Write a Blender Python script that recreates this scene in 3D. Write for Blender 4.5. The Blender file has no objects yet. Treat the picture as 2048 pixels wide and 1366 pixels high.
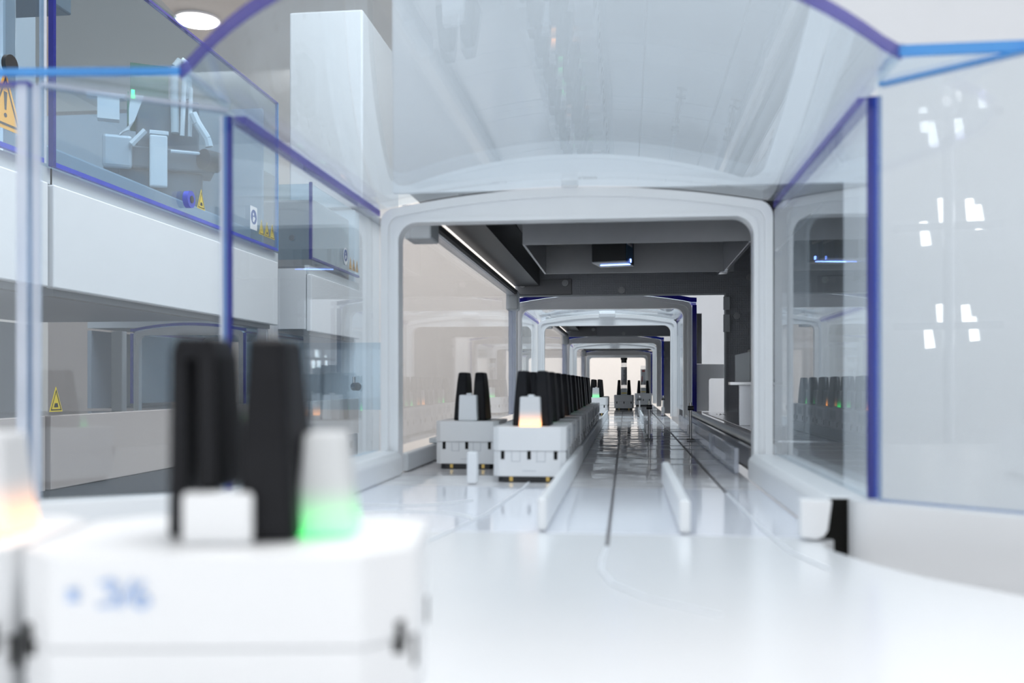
import bpy, bmesh, math, random
from mathutils import Vector, Matrix
random.seed(7)
S = bpy.context.scene
COL = S.collection

# ---------------------------------------------------------------- camera
# origin: track surface (z=0) under the lens, +Y along the track tunnel; metres
YAW = math.atan(228/1900)
cam_data = bpy.data.cameras.new('camera')
cam = bpy.data.objects.new('camera', cam_data); COL.objects.link(cam)
cam.location = (0, 0, .059)
cam.rotation_euler = (math.radians(90), 0, YAW)
cam_data.sensor_width = 36
cam_data.lens = 1900/2048*36
cam_data.shift_y = 84/2048
cam_data.clip_start = .01
cam_data.clip_end = 60
cam_data.dof.use_dof = True
cam_data.dof.focus_distance = 1.35
cam_data.dof.aperture_fstop = 12.0
S.camera = cam

# ---------------------------------------------------------------- world, lights, exposure
W = bpy.data.worlds.new('room_surroundings'); S.world = W
W.use_nodes = True
bg = W.node_tree.nodes['Background']
bg.inputs[0].default_value = (.95, .972, 1, 1)
bg.inputs[1].default_value = 1.0

def area(name, loc, size, power, color=(1, 1, 1), rot=(0, 0, 0), sy=None):
    l = bpy.data.lights.new(name, 'AREA'); l.energy = power; l.color = color
    l.shape = 'RECTANGLE'; l.size = size; l.size_y = sy or size
    o = bpy.data.objects.new(name, l); COL.objects.link(o)
    o.location = loc; o.rotation_euler = rot
    return o
area('ceiling_light_near', (-.05, .50, 1.86), 1.6, 7, (.96, .98, 1), sy=.4)
area('ceiling_light_middle', (.05, 1.5, 1.86), 1.5, 32, (1, .985, .97), sy=1.8)
area('added_wall_fill', (-.2, 5.3, 1.80), 3.4, 36, (1, .955, .925), rot=(math.radians(58), 0, 0), sy=.5)  # added unseen fill that brightens the back wall, facing away from the camera
S.view_settings.view_transform = 'Standard'
S.view_settings.look = 'None'
S.view_settings.exposure = 0.93
S.view_settings.gamma = 1
S.view_settings.use_curve_mapping = False
S.cycles.max_bounces = 12
S.cycles.diffuse_bounces = 5
S.cycles.glossy_bounces = 6
S.cycles.transmission_bounces = 6
S.cycles.transparent_max_bounces = 40
S.cycles.caustics_reflective = False
S.cycles.caustics_refractive = False
S.cycles.sample_clamp_indirect = 4
S.cycles.use_denoising = True

# ---------------------------------------------------------------- materials
def mat(name, color, rough=.5, metal=0., spec=.5, coat=0., var=.02, vscale=40, bump=0., bscale=300, emit=None, es=0.):
    m = bpy.data.materials.new(name); m.use_nodes = True
    nt = m.node_tree; b = nt.nodes['Principled BSDF']
    b.inputs['Roughness'].default_value = rough
    b.inputs['Metallic'].default_value = metal
    b.inputs['Specular IOR Level'].default_value = spec
    b.inputs['Coat Weight'].default_value = coat
    b.inputs['Coat Roughness'].default_value = .03
    tc = nt.nodes.new('ShaderNodeTexCoord')
    n = nt.nodes.new('ShaderNodeTexNoise'); n.inputs['Scale'].default_value = vscale
    n.inputs['Detail'].default_value = 2
    nt.links.new(tc.outputs['Object'], n.inputs['Vector'])
    r = nt.nodes.new('ShaderNodeValToRGB')
    r.color_ramp.elements[0].color = tuple(max(0, c*(1-var)) for c in color) + (1,)
    r.color_ramp.elements[1].color = tuple(min(1, c*(1+var)) for c in color) + (1,)
    nt.links.new(n.outputs['Fac'], r.inputs['Fac'])
    nt.links.new(r.outputs['Color'], b.inputs['Base Color'])
    if bump:
        n2 = nt.nodes.new('ShaderNodeTexNoise'); n2.inputs['Scale'].default_value = bscale
        nt.links.new(tc.outputs['Object'], n2.inputs['Vector'])
        bp = nt.nodes.new('ShaderNodeBump'); bp.inputs['Strength'].default_value = bump
        bp.inputs['Distance'].default_value = .001
        nt.links.new(n2.outputs['Fac'], bp.inputs['Height'])
        nt.links.new(bp.outputs['Normal'], b.inputs['Normal'])
    if emit:
        b.inputs['Emission Color'].default_value = tuple(emit) + (1,)
        b.inputs['Emission Strength'].default_value = es
    return m

def acrylic(name, tint, rough=.015, ior=1.49, veil=0., gloss=1.):
    """clear sheet: tinted straight transmission plus Fresnel mirror reflection on both faces"""
    m = bpy.data.materials.new(name); m.use_nodes = True
    nt = m.node_tree; nt.nodes.clear()
    out = nt.nodes.new('ShaderNodeOutputMaterial')
    mix = nt.nodes.new('ShaderNodeMixShader')
    tr = nt.nodes.new('ShaderNodeBsdfTransparent'); tr.inputs[0].default_value = tuple(tint) + (1,)
    gl = nt.nodes.new('ShaderNodeBsdfGlossy'); gl.inputs['Roughness'].default_value = rough
    gl.inputs[0].default_value = (.96, .98, 1, 1)
    fr = nt.nodes.new('ShaderNodeFresnel')
    geo = nt.nodes.new('ShaderNodeNewGeometry')
    mp = nt.nodes.new('ShaderNodeMapRange')
    mp.inputs['To Min'].default_value = ior; mp.inputs['To Max'].default_value = 1/ior
    nt.links.new(geo.outputs['Backfacing'], mp.inputs['Value'])
    nt.links.new(mp.outputs['Result'], fr.inputs['IOR'])
    sc = nt.nodes.new('ShaderNodeMath'); sc.operation = 'MULTIPLY'; sc.inputs[1].default_value = gloss
    nt.links.new(fr.outputs[0], sc.inputs[0]); nt.links.new(sc.outputs[0], mix.inputs[0])
    body = tr
    if veil:      # faint milky film: haze painted in for bright reflections, frosting on the door
        df = nt.nodes.new('ShaderNodeBsdfDiffuse'); df.inputs[0].default_value = (.86, .91, .95, 1)
        nz = nt.nodes.new('ShaderNodeTexNoise'); nz.inputs['Scale'].default_value = 6
        tc = nt.nodes.new('ShaderNodeTexCoord'); nt.links.new(tc.outputs['Object'], nz.inputs['Vector'])
        mr = nt.nodes.new('ShaderNodeMapRange'); mr.inputs['To Min'].default_value = veil*.85; mr.inputs['To Max'].default_value = veil*1.15
        nt.links.new(nz.outputs['Fac'], mr.inputs['Value'])
        m2 = nt.nodes.new('ShaderNodeMixShader'); nt.links.new(mr.outputs['Result'], m2.inputs[0])
        tl = nt.nodes.new('ShaderNodeBsdfTranslucent'); tl.inputs[0].default_value = (.86, .91, .95, 1)
        m3 = nt.nodes.new('ShaderNodeMixShader'); nt.links.new(df.outputs[0], m3.inputs[1]); nt.links.new(tl.outputs[0], m3.inputs[2])
        nt.links.new(tr.outputs[0], m2.inputs[1]); nt.links.new(m3.outputs[0], m2.inputs[2])
        body = m2
    nt.links.new(body.outputs[0], mix.inputs[1]); nt.links.new(gl.outputs[0], mix.inputs[2])
    nt.links.new(mix.outputs[0], out.inputs[0])
    return m

def edge_mat(name, color, tcol, f=.45):
    """polished, light-piping sheet edge: coloured glossy body that lets some light through"""
    m = bpy.data.materials.new(name); m.use_nodes = True
    nt = m.node_tree; b = nt.nodes['Principled BSDF']
    b.inputs['Base Color'].default_value = tuple(color) + (1,)
    b.inputs['Roughness'].default_value = .12
    tr = nt.nodes.new('ShaderNodeBsdfTransparent'); tr.inputs[0].default_value = tuple(tcol) + (1,)
    mix = nt.nodes.new('ShaderNodeMixShader')
    nz = nt.nodes.new('ShaderNodeTexNoise'); nz.inputs['Scale'].default_value = 25
    tc = nt.nodes.new('ShaderNodeTexCoord'); nt.links.new(tc.outputs['Object'], nz.inputs['Vector'])
    mr = nt.nodes.new('ShaderNodeMapRange'); mr.inputs['To Min'].default_value = f-.2; mr.inputs['To Max'].default_value = f+.2
    nt.links.new(nz.outputs['Fac'], mr.inputs['Value']); nt.links.new(mr.outputs['Result'], mix.inputs[0])
    nt.links.new(b.outputs[0], mix.inputs[1]); nt.links.new(tr.outputs[0], mix.inputs[2])
    nt.links.new(mix.outputs[0], nt.nodes['Material Output'].inputs[0])
    return m

def lamp_mat(name, base, glow, strength, z0, z1):
    """diffusing light guide lit by a diode at its foot"""
    m = mat(name, base, .35, var=.01)
    nt = m.node_tree; b = nt.nodes['Principled BSDF']
    tc = nt.nodes.new('ShaderNodeTexCoord'); sp = nt.nodes.new('ShaderNodeSeparateXYZ')
    nt.links.new(tc.outputs['Object'], sp.inputs[0])
    mr = nt.nodes.new('ShaderNodeMapRange'); mr.inputs['From Min'].default_value = z0; mr.inputs['From Max'].default_value = z1
    mr.inputs['To Min'].default_value = 1; mr.inputs['To Max'].default_value = 0
    nt.links.new(sp.outputs['Z'], mr.inputs['Value'])
    pw = nt.nodes.new('ShaderNodeMath'); pw.operation = 'POWER'; pw.inputs[1].default_value = 2
    nt.links.new(mr.outputs['Result'], pw.inputs[0])
    ml = nt.nodes.new('ShaderNodeMath'); ml.operation = 'MULTIPLY'; ml.inputs[1].default_value = strength
    nt.links.new(pw.outputs[0], ml.inputs[0])
    b.inputs['Emission Color'].default_value = tuple(glow) + (1,)
    nt.links.new(ml.outputs[0], b.inputs['Emission Strength'])
    return m

def perf_mat(name, color):
    m = mat(name, color, .42, .3, var=.03)
    nt = m.node_tree; b = nt.nodes['Principled BSDF']
    tc = nt.nodes.new('ShaderNodeTexCoord')
    v = nt.nodes.new('ShaderNodeTexVoronoi'); v.inputs['Scale'].default_value = 420; v.inputs['Randomness'].default_value = .1
    nt.links.new(tc.outputs['Object'], v.inputs['Vector'])
    bp = nt.nodes.new('ShaderNodeBump'); bp.inputs['Strength'].default_value = .6; bp.inputs['Distance'].default_value = .0006
    nt.links.new(v.outputs['Distance'], bp.inputs['Height']); nt.links.new(bp.outputs['Normal'], b.inputs['Normal'])
    return m

M = dict(
    white=mat('white_moulding', (.87, .885, .90), .32),
    ledge=mat('white_ledge_plastic', (.84, .86, .88), .35),
    cwhite=mat('carrier_white_plastic', (.82, .835, .85), .38),
    panelgrey=mat('cool_grey_white_panel', (.66, .69, .72), .4),
    panel=mat('white_painted_panel', (.78, .80, .83), .4),
    plate=mat('white_track_plate', (.79, .805, .825), .22, var=.01),
    plate2=mat('pale_track_plate', (.80, .82, .88), .09, var=.01),
    gloss=mat('glossy_track_floor', (.88, .87, .885), .035, var=.03, vscale=9, bump=.35, bscale=38),
    black=mat('black_rubber', (.012, .013, .016), .42),
    fork=mat('black_fork_plastic', (.006, .0065, .009), .5, spec=.2),
    dark=mat('dark_grey_sheet_metal', (.23, .235, .25), .42, .25),
    grey=mat('brushed_grey_metal', (.42, .43, .45), .36, .6, var=.06, vscale=90),
    steel=mat('bright_steel', (.62, .62, .63), .22, 1),
    lightgrey=mat('light_grey_plastic', (.60, .64, .67), .4),
    alu=mat('pale_aluminium', (.72, .73, .77), .22, .7),
    perf=perf_mat('embossed_dark_sheet', (.33, .345, .38)),
    gold=mat('gold_contact', (.55, .38, .12), .3, .9),
    slit=mat('dark_slot', (.012, .012, .011), .8, spec=.1),
    seam=mat('fine_joint_line', (.50, .53, .56), .6),
    faint=mat('faint_joint_line', (.78, .80, .83), .4),
    groove=mat('dark_groove', (.16, .155, .16), .5),
    blue=edge_mat('blue_acrylic_edge', (.020, .030, .26), (.20, .30, .85), .30),
    azure=edge_mat('azure_acrylic_edge', (.03, .08, .48), (.3, .45, .95), .35),
    steelblue=edge_mat('pale_blue_acrylic_edge', (.16, .30, .58), (.6, .75, .97), .5),
    navy=edge_mat('deep_blue_acrylic_edge', (.012, .010, .24), (.10, .12, .75), .2),
    sky=edge_mat('sky_blue_acrylic_edge', (.08, .36, .78), (.45, .75, .98), .40),
    violet=edge_mat('violet_acrylic_edge', (.16, .15, .45), (.66, .64, .92), .5),
    vivid=edge_mat('vivid_blue_acrylic_edge', (.02, .05, .62), (.12, .2, .9), .2),
    clear_edge=edge_mat('frosted_acrylic_edge', (.72, .76, .84), (.85, .9, .97), .45),
    glass=acrylic('clear_blue_acrylic', (.905, .955, .986), veil=.045),
    glassl=acrylic('nearly_colourless_acrylic', (.945, .97, .98), veil=.06),
    bluesheet=acrylic('strong_blue_acrylic', (.66, .83, .94), veil=.10),
    glassb=acrylic('blue_tinted_acrylic', (.78, .88, .945), veil=.0),
    door=acrylic('clear_door_acrylic', (.97, .97, .975), veil=.15, gloss=.5),
    tubeglass=acrylic('clear_tube_plastic', (.93, .94, .95), veil=.08),
    beige=mat('glossy_beige_panel', (.40, .35, .33), .15, var=.05, vscale=3),
    innergrey=mat('grey_machine_interior', (.46, .50, .55), .45, .2),
    slate=mat('slate_blue_inner_panel', (.27, .33, .41), .45),
    innerdark=mat('dark_machine_interior', (.13, .15, .175), .5),
    plinth=mat('dark_plinth', (.035, .04, .05), .4, spec=.3),
    yellow=mat('yellow_sign', (.80, .60, .04), .5),
    orange=mat('orange_sign', (.82, .42, .03), .5),
    signblack=mat('black_print', (.02, .02, .02), .6),
    signwhite=mat('white_sign', (.82, .83, .85), .5),
    signblue=mat('blue_print', (.03, .08, .30), .5),
    ink=mat('faded_blue_ink', (.42, .56, .82), .6),
    label=mat('white_paper_label', (.66, .67, .70), .6),
    labelprint=mat('grey_label_print', (.20, .20, .23), .6),
    scanblue=mat('blue_scanner_side', (.02, .10, .20), .4),
    bluelight=mat('blue_scan_light', (.2, .35, 1), .4, emit=(.18, .32, 1), es=4),
    green=mat('green_led', (.1, .9, .3), .4, emit=(.02, 1, .18), es=3),
    led_orange=lamp_mat('orange_light_guide', (.70, .715, .73), (1, .36, .06), 1.5, .033, .0435),
    led_green=lamp_mat('green_light_guide', (.64, .66, .67), (.0, .75, .10), 1.1, .033, .0425),
    led_off=mat('unlit_light_guide', (.82, .85, .88), .35),
    redprint=mat('red_print', (.45, .10, .08), .5),
    wall=mat('white_room_wall', (.80, .795, .79), .7),
    wallwarm=mat('warm_white_wall', (.86, .84, .815), .7),
    floor=mat('grey_lab_floor', (.42, .42, .43), .3),
    ceil=mat('grey_white_ceiling', (.84, .83, .82), .8),
    bulb=mat('bulb_glow', (1, 1, 1), .5, emit=(1, .97, .92), es=7),
    lamp=mat('lamp_diffuser', (1, 1, 1), .5, emit=(1, .98, .95), es=6),
    brown=mat('brown_gripper_arm', (.10, .062, .045), .4),
)

# ---------------------------------------------------------------- helpers
class MB:
    def __init__(s): s.v = []; s.f = []
    def add(s, v, f):
        n = len(s.v); s.v += [tuple(p) for p in v]; s.f += [tuple(i+n for i in q) for q in f]; return s
    def box(s, x0, x1, y0, y1, z0, z1):
        return s.add([(x0, y0, z0), (x1, y0, z0), (x1, y1, z0), (x0, y1, z0), (x0, y0, z1), (x1, y0, z1), (x1, y1, z1), (x0, y1, z1)],
                     [(3, 2, 1, 0), (4, 5, 6, 7), (0, 1, 5, 4), (1, 2, 6, 5), (2, 3, 7, 6), (3, 0, 4, 7)])
    def prism(s, poly, a, b, axis='z'):
        """extrude a polygon: axis z: (x,y); axis y: (x,z); axis x: (y,z)"""
        def P(p, t):
            return (p[0], p[1], t) if axis == 'z' else (p[0], t, p[1]) if axis == 'y' else (t, p[0], p[1])
        n = len(poly)
        return s.add([P(p, a) for p in poly] + [P(p, b) for p in poly],
                     [tuple(range(n-1, -1, -1)), tuple(range(n, 2*n))] + [(i, (i+1) % n, n+(i+1) % n, n+i) for i in range(n)])
    def frustum(s, bot, top):
        n = len(bot)
        return s.add(list(bot)+list(top), [tuple(range(n-1, -1, -1)), tuple(range(n, 2*n))] + [(i, (i+1) % n, n+(i+1) % n, n+i) for i in range(n)])
    def tube(s, p0, p1, r, n=16, r1=None):
        p0, p1 = Vector(p0), Vector(p1); d = (p1-p0).normalized()
        u = d.orthogonal().normalized(); w = d.cross(u); r1 = r if r1 is None else r1
        a = [p0+(u*math.cos(t)+w*math.sin(t))*r for t in [2*math.pi*i/n for i in range(n)]]
        b = [p1+(u*math.cos(t)+w*math.sin(t))*r1 for t in [2*math.pi*i/n for i in range(n)]]
        return s.frustum(a, b)
    def path(s, pts, r, n=8):
        for a, b in zip(pts, pts[1:]): s.tube(a, b, r, n)
        return s
    def slab(s, p, q, th, z0, z1):
        """upright sheet from plan point p to q, thickness th to the left of the direction"""
        d = Vector((q[0]-p[0], q[1]-p[1])).normalized(); n = Vector((-d.y, d.x))*th
        return s.prism([p, q, (q[0]+n.x, q[1]+n.y), (p[0]+n.x, p[1]+n.y)], z0, z1)
    def strip(s, A, B, y0, y1):
        """closed ring-like band between polylines A and B (x,z) extruded from y0 to y1"""
        n = len(A)
        v = [(p[0], y0, p[1]) for p in A]+[(p[0], y0, p[1]) for p in B]+[(p[0], y1, p[1]) for p in A]+[(p[0], y1, p[1]) for p in B]
        f = []
        for i in range(n-1):
            f += [(i, i+1, n+i+1, n+i), (2*n+i+1, 2*n+i, 3*n+i, 3*n+i+1), (i+1, i, 2*n+i, 2*n+i+1), (n+i, n+i+1, 3*n+i+1, 3*n+i)]
        f += [(0, n, 3*n, 2*n), (n-1, 3*n-1, 4*n-1, 2*n-1)]
        return s.add(v, f)
    def build(s, name, material, parent=None, bevel=0., seg=2, smooth=False, loc=None, rotz=0):
        me = bpy.data.meshes.new(name); me.from_pydata(s.v, [], s.f)
        bm = bmesh.new(); bm.from_mesh(me); bmesh.ops.recalc_face_normals(bm, faces=bm.faces); bm.to_mesh(me); bm.free()
        me.materials.append(M[material] if isinstance(material, str) else material)
        o = bpy.data.objects.new(name, me); COL.objects.link(o)
        if parent: o.parent = parent
        if loc: o.location = loc
        o.rotation_euler.z = rotz
        if smooth:
            for p in me.polygons: p.use_smooth = True
            mod = o.modifiers.new('edges', 'EDGE_SPLIT'); mod.split_angle = math.radians(40)
        if bevel:
            b = o.modifiers.new('bevel', 'BEVEL'); b.width = bevel; b.segments = seg; b.limit_method = 'ANGLE'; b.angle_limit = math.radians(40)
            b.harden_normals = False
        return o

def tag(o, label=None, cat=None, group=None, kind=None):
    if label: o['label'] = label
    if cat: o['category'] = cat
    if group: o['group'] = group
    if kind: o['kind'] = kind
    return o
def empty(name, loc=(0, 0, 0), rz=0, label=None, cat=None, group=None):
    o = bpy.data.objects.new(name, None); COL.objects.link(o)
    o.location = loc; o.rotation_euler.z = rz; o.empty_display_size = .02
    return tag(o, label, cat, group)
def copy_tree(o, parent=None):
    c = o.copy(); COL.objects.link(c)
    if parent: c.parent = parent
    for ch in list(o.children): copy_tree(ch, c)
    return c

# ---------------------------------------------------------------- room shell
tag(MB().box(-4, 3, -3.4, 7.2, -.95, -.9).build('floor', 'floor'), kind='structure')
tag(MB().box(-4, 3, -3.4, 7.2, 1.9, 1.95).build('ceiling', 'ceil'), kind='structure')
tag(MB().box(-4, 3, 7.0, 7.1, -.9, 1.9).build('wall_back', 'wallwarm'), kind='structure')
tag(MB().box(2.2, 2.3, -3.4, 7.0, -.9, 1.9).build('wall_right', 'wall'), kind='structure')
tag(MB().box(-3.6, -3.5, -3.4, 7.0, -.9, 1.9).build('wall_left', 'wall'), kind='structure')
dl = empty('recessed_lamp', (-2.146, 4.5685, 1.9), label='round white recessed ceiling lamp glowing at top left', cat='lamp')
def disc(z0, z1, r, n=32): return MB().prism([(r*math.cos(2*math.pi*i/n), r*math.sin(2*math.pi*i/n)) for i in range(n)], z0, z1)
disc(-.012, -.001, .115).build('trim_ring', 'panel', dl); disc(-.018, -.0121, .10).build('diffuser', 'lamp', dl)

# ---------------------------------------------------------------- track bed
X0, X1, XC, HW = -.1575, .090, -.0338, .1238
def zA(x): return .1705 + .0125*(1-((x-XC)/HW)**2)

def arc(cx, cy, r, a0, a1, n=12):
    return [(cx+r*math.cos(math.radians(a0+(a1-a0)*i/n)), cy+r*math.sin(math.radians(a0+(a1-a0)*i/n))) for i in range(n+1)]

# near junction plate with its rounded right corner
edge = [(.0785, .399), (.0785, .372), (.0715, .360), (.0735, .345), (.080, .325), (.091, .303), (.110, .279), (.135, .255), (.17, .232), (.24, .205), (.36, .19)]
near = [(-.46, -.05), (.36, -.05)] + edge[::-1]
near = [p for p in near if p[1] <= .372] + [(.0715, .3745), (-.46, .3745)]
tag(MB().prism(near, -.006, 0).build('track_plate', 'plate', bevel=.0008),
    'wide matt white junction plate in the blurred foreground with rounded right edge', 'track plate')
tag(MB().prism([(-.1525, .3755), (.0745, .3755), (.0745, .5395), (-.1525, .5395)], -.006, 0).build('track_plate', 'plate2', bevel=.0004),
    'pale lavender track plate between the white ledges in front of the first arch', 'track plate')
tag(MB().prism([(-.1525, .5405), (.0745, .5405), (.0745, 3.9), (-.1525, 3.9)], -.006, 0).build('track_plate', 'gloss'),
    'long glossy mirror-like track floor running through all the arches', 'track plate')

# inlaid lane grooves
def groove(pts, w, label, material='groove'):
    m = MB()
    for (a, b) in zip(pts, pts[1:]):
        d = Vector((b[0]-a[0], b[1]-a[1])).normalized(); n = Vector((-d.y, d.x))*w/2
        m.prism([(a[0]-n.x, a[1]-n.y), (b[0]-n.x, b[1]-n.y), (b[0]+n.x, b[1]+n.y), (a[0]+n.x, a[1]+n.y)], .0001, .0005)
    return tag(m.build('lane_groove', material), label, 'groove')
def bend(pts0, c, r, a0, a1, n=14): return pts0 + arc(c[0], c[1], r, a0, a1, n)
groove([(-.0068, 3.6), (-.0068, .345)], .0013,
       'thin dark centre groove in the glossy track floor')
groove([(-.0068, .344), (-.0080, .318), (-.0078, .300), (-.004, .280), (.006, .262), (.024, .245)], .0012, 'faint curved end of the centre groove in the white foreground', 'faint')
groove([(.0535, .519), (.0545, .40), (.057, .34), (.064, .31)], .0014, 'pale continuation of the right lane groove in the foreground', 'faint')
groove([(.052, 3.6), (.0535, .52)], .0014, 'thin dark groove in the right hand lane of the track floor')
groove([(-.0575, .57), (-.0575, .53), (-.0625, .42), (-.076, .33)], .0011, 'pale groove in front of the orange lit carrier', 'faint')
for k, (cx, cy, r, a0, a1, lab) in enumerate([(-.115, .49, .042, 200, 335, 'white quarter ring line on the pale plate nearest the left ledge'),
                                              (-.098, .395, .034, 20, 160, 'white ring line on the floor left of the central guide walls')]):
    p = arc(cx, cy, r, a0, a1, 30)
    m = MB()
    for a, b in zip(p, p[1:]):
        d = Vector((b[0]-a[0], b[1]-a[1])).normalized(); n = Vector((-d.y, d.x))*.0011
        m.prism([(a[0]-n.x, a[1]-n.y), (b[0]-n.x, b[1]-n.y), (b[0]+n.x, b[1]+n.y), (a[0]+n.x, a[1]+n.y)], .0001, .0005)
    tag(m.build('turning_ring', 'ledge'), lab, 'inlay')

# cross joints of the glossy floor
jm = MB()
for y in (.70, .86, 1.02, 1.18, 1.34, 1.5, 1.66, 1.85, 2.05, 2.3, 2.6, 2.9):
    jm.box(-.150, .073, y, y+.0012, .0001, .0004)
    jm.box(-.150, .073, y+.05, y+.0507, .0001, .0004)
tag(jm.build('floor_joints', 'seam'), 'fine cross joints between the tiles of the glossy track floor', 'joints', kind='stuff')

# guide walls between the lanes
def guide(x0, x1, y0, y1, h, label, material='ledge', bev=.0012):
    return tag(MB().box(x0, x1, y0, y1, .0005, h).build('guide_wall', material, bevel=bev), label, 'guide wall')
guide(-.0350, -.0312, .3755, .70, .0135, 'white lane guide wall starting right of the orange lit carrier')
guide(-.0345, -.0318, .705, 1.7, .012, 'pale low guide wall running along the right side of the carrier queue', 'lightgrey', .0006)
guide(.0206, .0250, .3755, .56, .0135, 'short white guide wall standing right of the centre groove in the foreground')
guide(.0235, .0262, 1.02, 1.30, .014, 'thin grey guide wall beside the centre lane behind the front sensor pin', 'lightgrey', .0006)
guide(.0235, .0262, 1.42, 1.95, .012, 'far thin grey guide wall leading to the sample tubes', 'lightgrey', .0006)
guide(-.0925, -.0865, .548, .556, .019, 'small white guide post left of the orange lit carrier')
guide(.0700, .0728, .63, .80, .017, 'clear plastic lane border inside the right leg of the first arch', 'clear_edge', .0006)
guide(.0700, .0728, .82, 1.29, .017, 'clear plastic lane border along the black roller bar', 'clear_edge', .0006)
guide(-.1500, -.1440, .62, .80, .0125, 'grey end rail at the foot of the left arch leg', 'lightgrey')
guide(-.1500, -.1440, .82, 1.29, .0115, 'grey lane border under the left glass door', 'grey')
tag(MB().box(-.1510, -.1425, .72, .79, .0130, .0170).build('rail_clip', 'lightgrey', bevel=.001), 'grey clip cap on the rail under the left glass door', 'clip')

# white ledges that carry the hood
led = MB().prism([(.0745, .0), (.0745, .0125), (.0775, .0155), (.0985, .0155), (.0985, .0)], .3765, .598, 'y')
tag(led.build('hood_ledge', 'ledge', bevel=.0015, seg=3), 'white rounded ledge under the right glass side of the front hood', 'ledge')
led = MB().prism([(-.1430, .0), (-.1430, .0125), (-.1460, .0155), (-.1660, .0155), (-.1660, .0)], .3765, .598, 'y')
tag(led.build('hood_ledge', 'ledge', bevel=.0015, seg=3), 'white rounded ledge under the left glass side of the front hood', 'ledge')
# hooked end cap beside the dark gap and the curved white base on the right
hook = [(.0760, .0155), (.0760, .006)] + arc(.0805, .0062, .0045, 180, 300, 8) + [(.0835, .0155)]
tag(MB().prism([(.0650, .0155), (.0650, .0012), (.0705, .0004), (.0735, .0016), (.0750, .004), (.0765, .0155)], .366, .3735, 'y').build('ledge_cap', 'ledge', bevel=.0008),
    'hooked white end cap of the right ledge above the black gap', 'end cap')
tag(MB().box(.0700, .0955, .3738, .3762, -.03, .0150).build('gap_shade', 'slit'), 'black sheet standing in for the shaded gap between right ledge and curved white base', 'recess')  # black sheet painting the shade inside the gap
base = [(.0895, .3605)] + [(.0895+.118*t, .3605-.1015*t) for t in [i/16 for i in range(1, 17)]]
bm_ = MB()
pts = [(.0835, .3720), (.0838, .3660), (.0852, .3615), (.0885, .3580), (.0925, .3550)] + [(.0925+.76*s_, .3550-.65*s_) for s_ in (.03, .06, .1, .2, .34)]
bk = [(p[0]+.012, p[1]+.003) for p in pts]
bm_.prism(pts+bk[::-1], -.04, .0154)
tag(bm_.build('curved_base', 'ledge', smooth=True), 'curved white base below the right angled glass panel', 'base')
lp = [(-.1560, .3640), (-.2160, .3200), (-.52, .3180), (-.52, .3330), (-.2210, .3340), (-.1600, .3745)]
tag(MB().prism(lp, .0003, .0154).build('left_base', 'ledge', bevel=.001), 'white base under the angled glass panels at the left foreground', 'base')

# ---------------------------------------------------------------- tunnel hoods
def outline(inset_side, ztop, r, x0=X0, x1=X1, arch=True, zb=.0005, d=0.):
    """leg - corner - top - corner - leg polyline with a fixed point count"""
    a, b = x0+inset_side, x1-inset_side
    pts = [(a, zb+(ztop(a+r)-r-zb)*i/4) for i in range(5)]
    z = ztop(a+r)
    pts += arc(a+r, z-r, r, 180, 90, 8)[1:]
    for i in range(1, 24):
        x = a+r+(b-a-2*r)*i/24
        pts.append((x, ztop(x)))
    z = ztop(b-r)
    pts += arc(b-r, z-r, r, 90, 0, 8)
    pts += [(b, zb+(z-r-zb)*(4-i)/4) for i in range(1, 5)]
    return pts

def frame(name, y0, y1, parent, material='white', lip=-1, label=None):
    """moulded white ring: broad ring, raised outer rim and inner step (lip = direction of the relief)"""
    out = outline(.0004, lambda x: zA(x)-.0006, .010)
    inn = outline(.0118, lambda x: .1625, .012)
    mid1 = outline(.0052, lambda x: zA(x)-.0062, .0085)
    mid2 = outline(.0090, lambda x: .1652, .0105)
    m = MB().strip(out, inn, y0, y1)
    o = m.build(name, material, parent, smooth=True)
    ya, yb = (y0-.0022, y0-.0001) if lip < 0 else (y1+.0001, y1+.0022)
    MB().strip(out, mid1, ya, yb).build('outer_rim', material, o, smooth=True, bevel=.0007)
    MB().strip(mid2, inn, ya+(.001 if lip < 0 else 0), yb-(.001 if lip > 0 else 0)).build('inner_rim', material, o, smooth=True, bevel=.0005)
    if label: o['label'] = label
    return o

def roof(y0f, y1, parent, edge_front='blue', edge_rear=None, th=.0042, xa=X0-.004, xb=X1+.004, n=32, glass='glass'):
    def build(fa, fb, name, material, par):
        v = []; f = []
        for i in range(n+1):
            x = xa+(xb-xa)*i/n; xx = min(max(x, X0), X1)
            for y in (fa(x), fb(x)):
                v.append((x, y, zA(xx))); v.append((x, y, zA(xx)+th))
        for i in range(n):
            a = 4*i; b = a+4
            f += [(a, b, b+2, a+2), (a+1, a+3, b+3, b+1), (a, a+1, b+1, b), (a+2, b+2, b+3, a+3)]
        f += [(0, 2, 3, 1), (4*n, 4*n+1, 4*n+3, 4*n+2)]
        return MB().add(v, f).build(name, material, par, smooth=True)
    e = .0022
    r = build(lambda x: y0f(x)+e, lambda x: y1-(e if edge_rear else 0), 'roof_sheet', glass, parent)
    build(lambda x: y0f(x), lambda x: y0f(x)+e-.0001, 'polished_edge', edge_front, r)
    if edge_rear: build(lambda x: y1-e+.0001, lambda x: y1, 'polished_edge', edge_rear, r)
    return r

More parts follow.
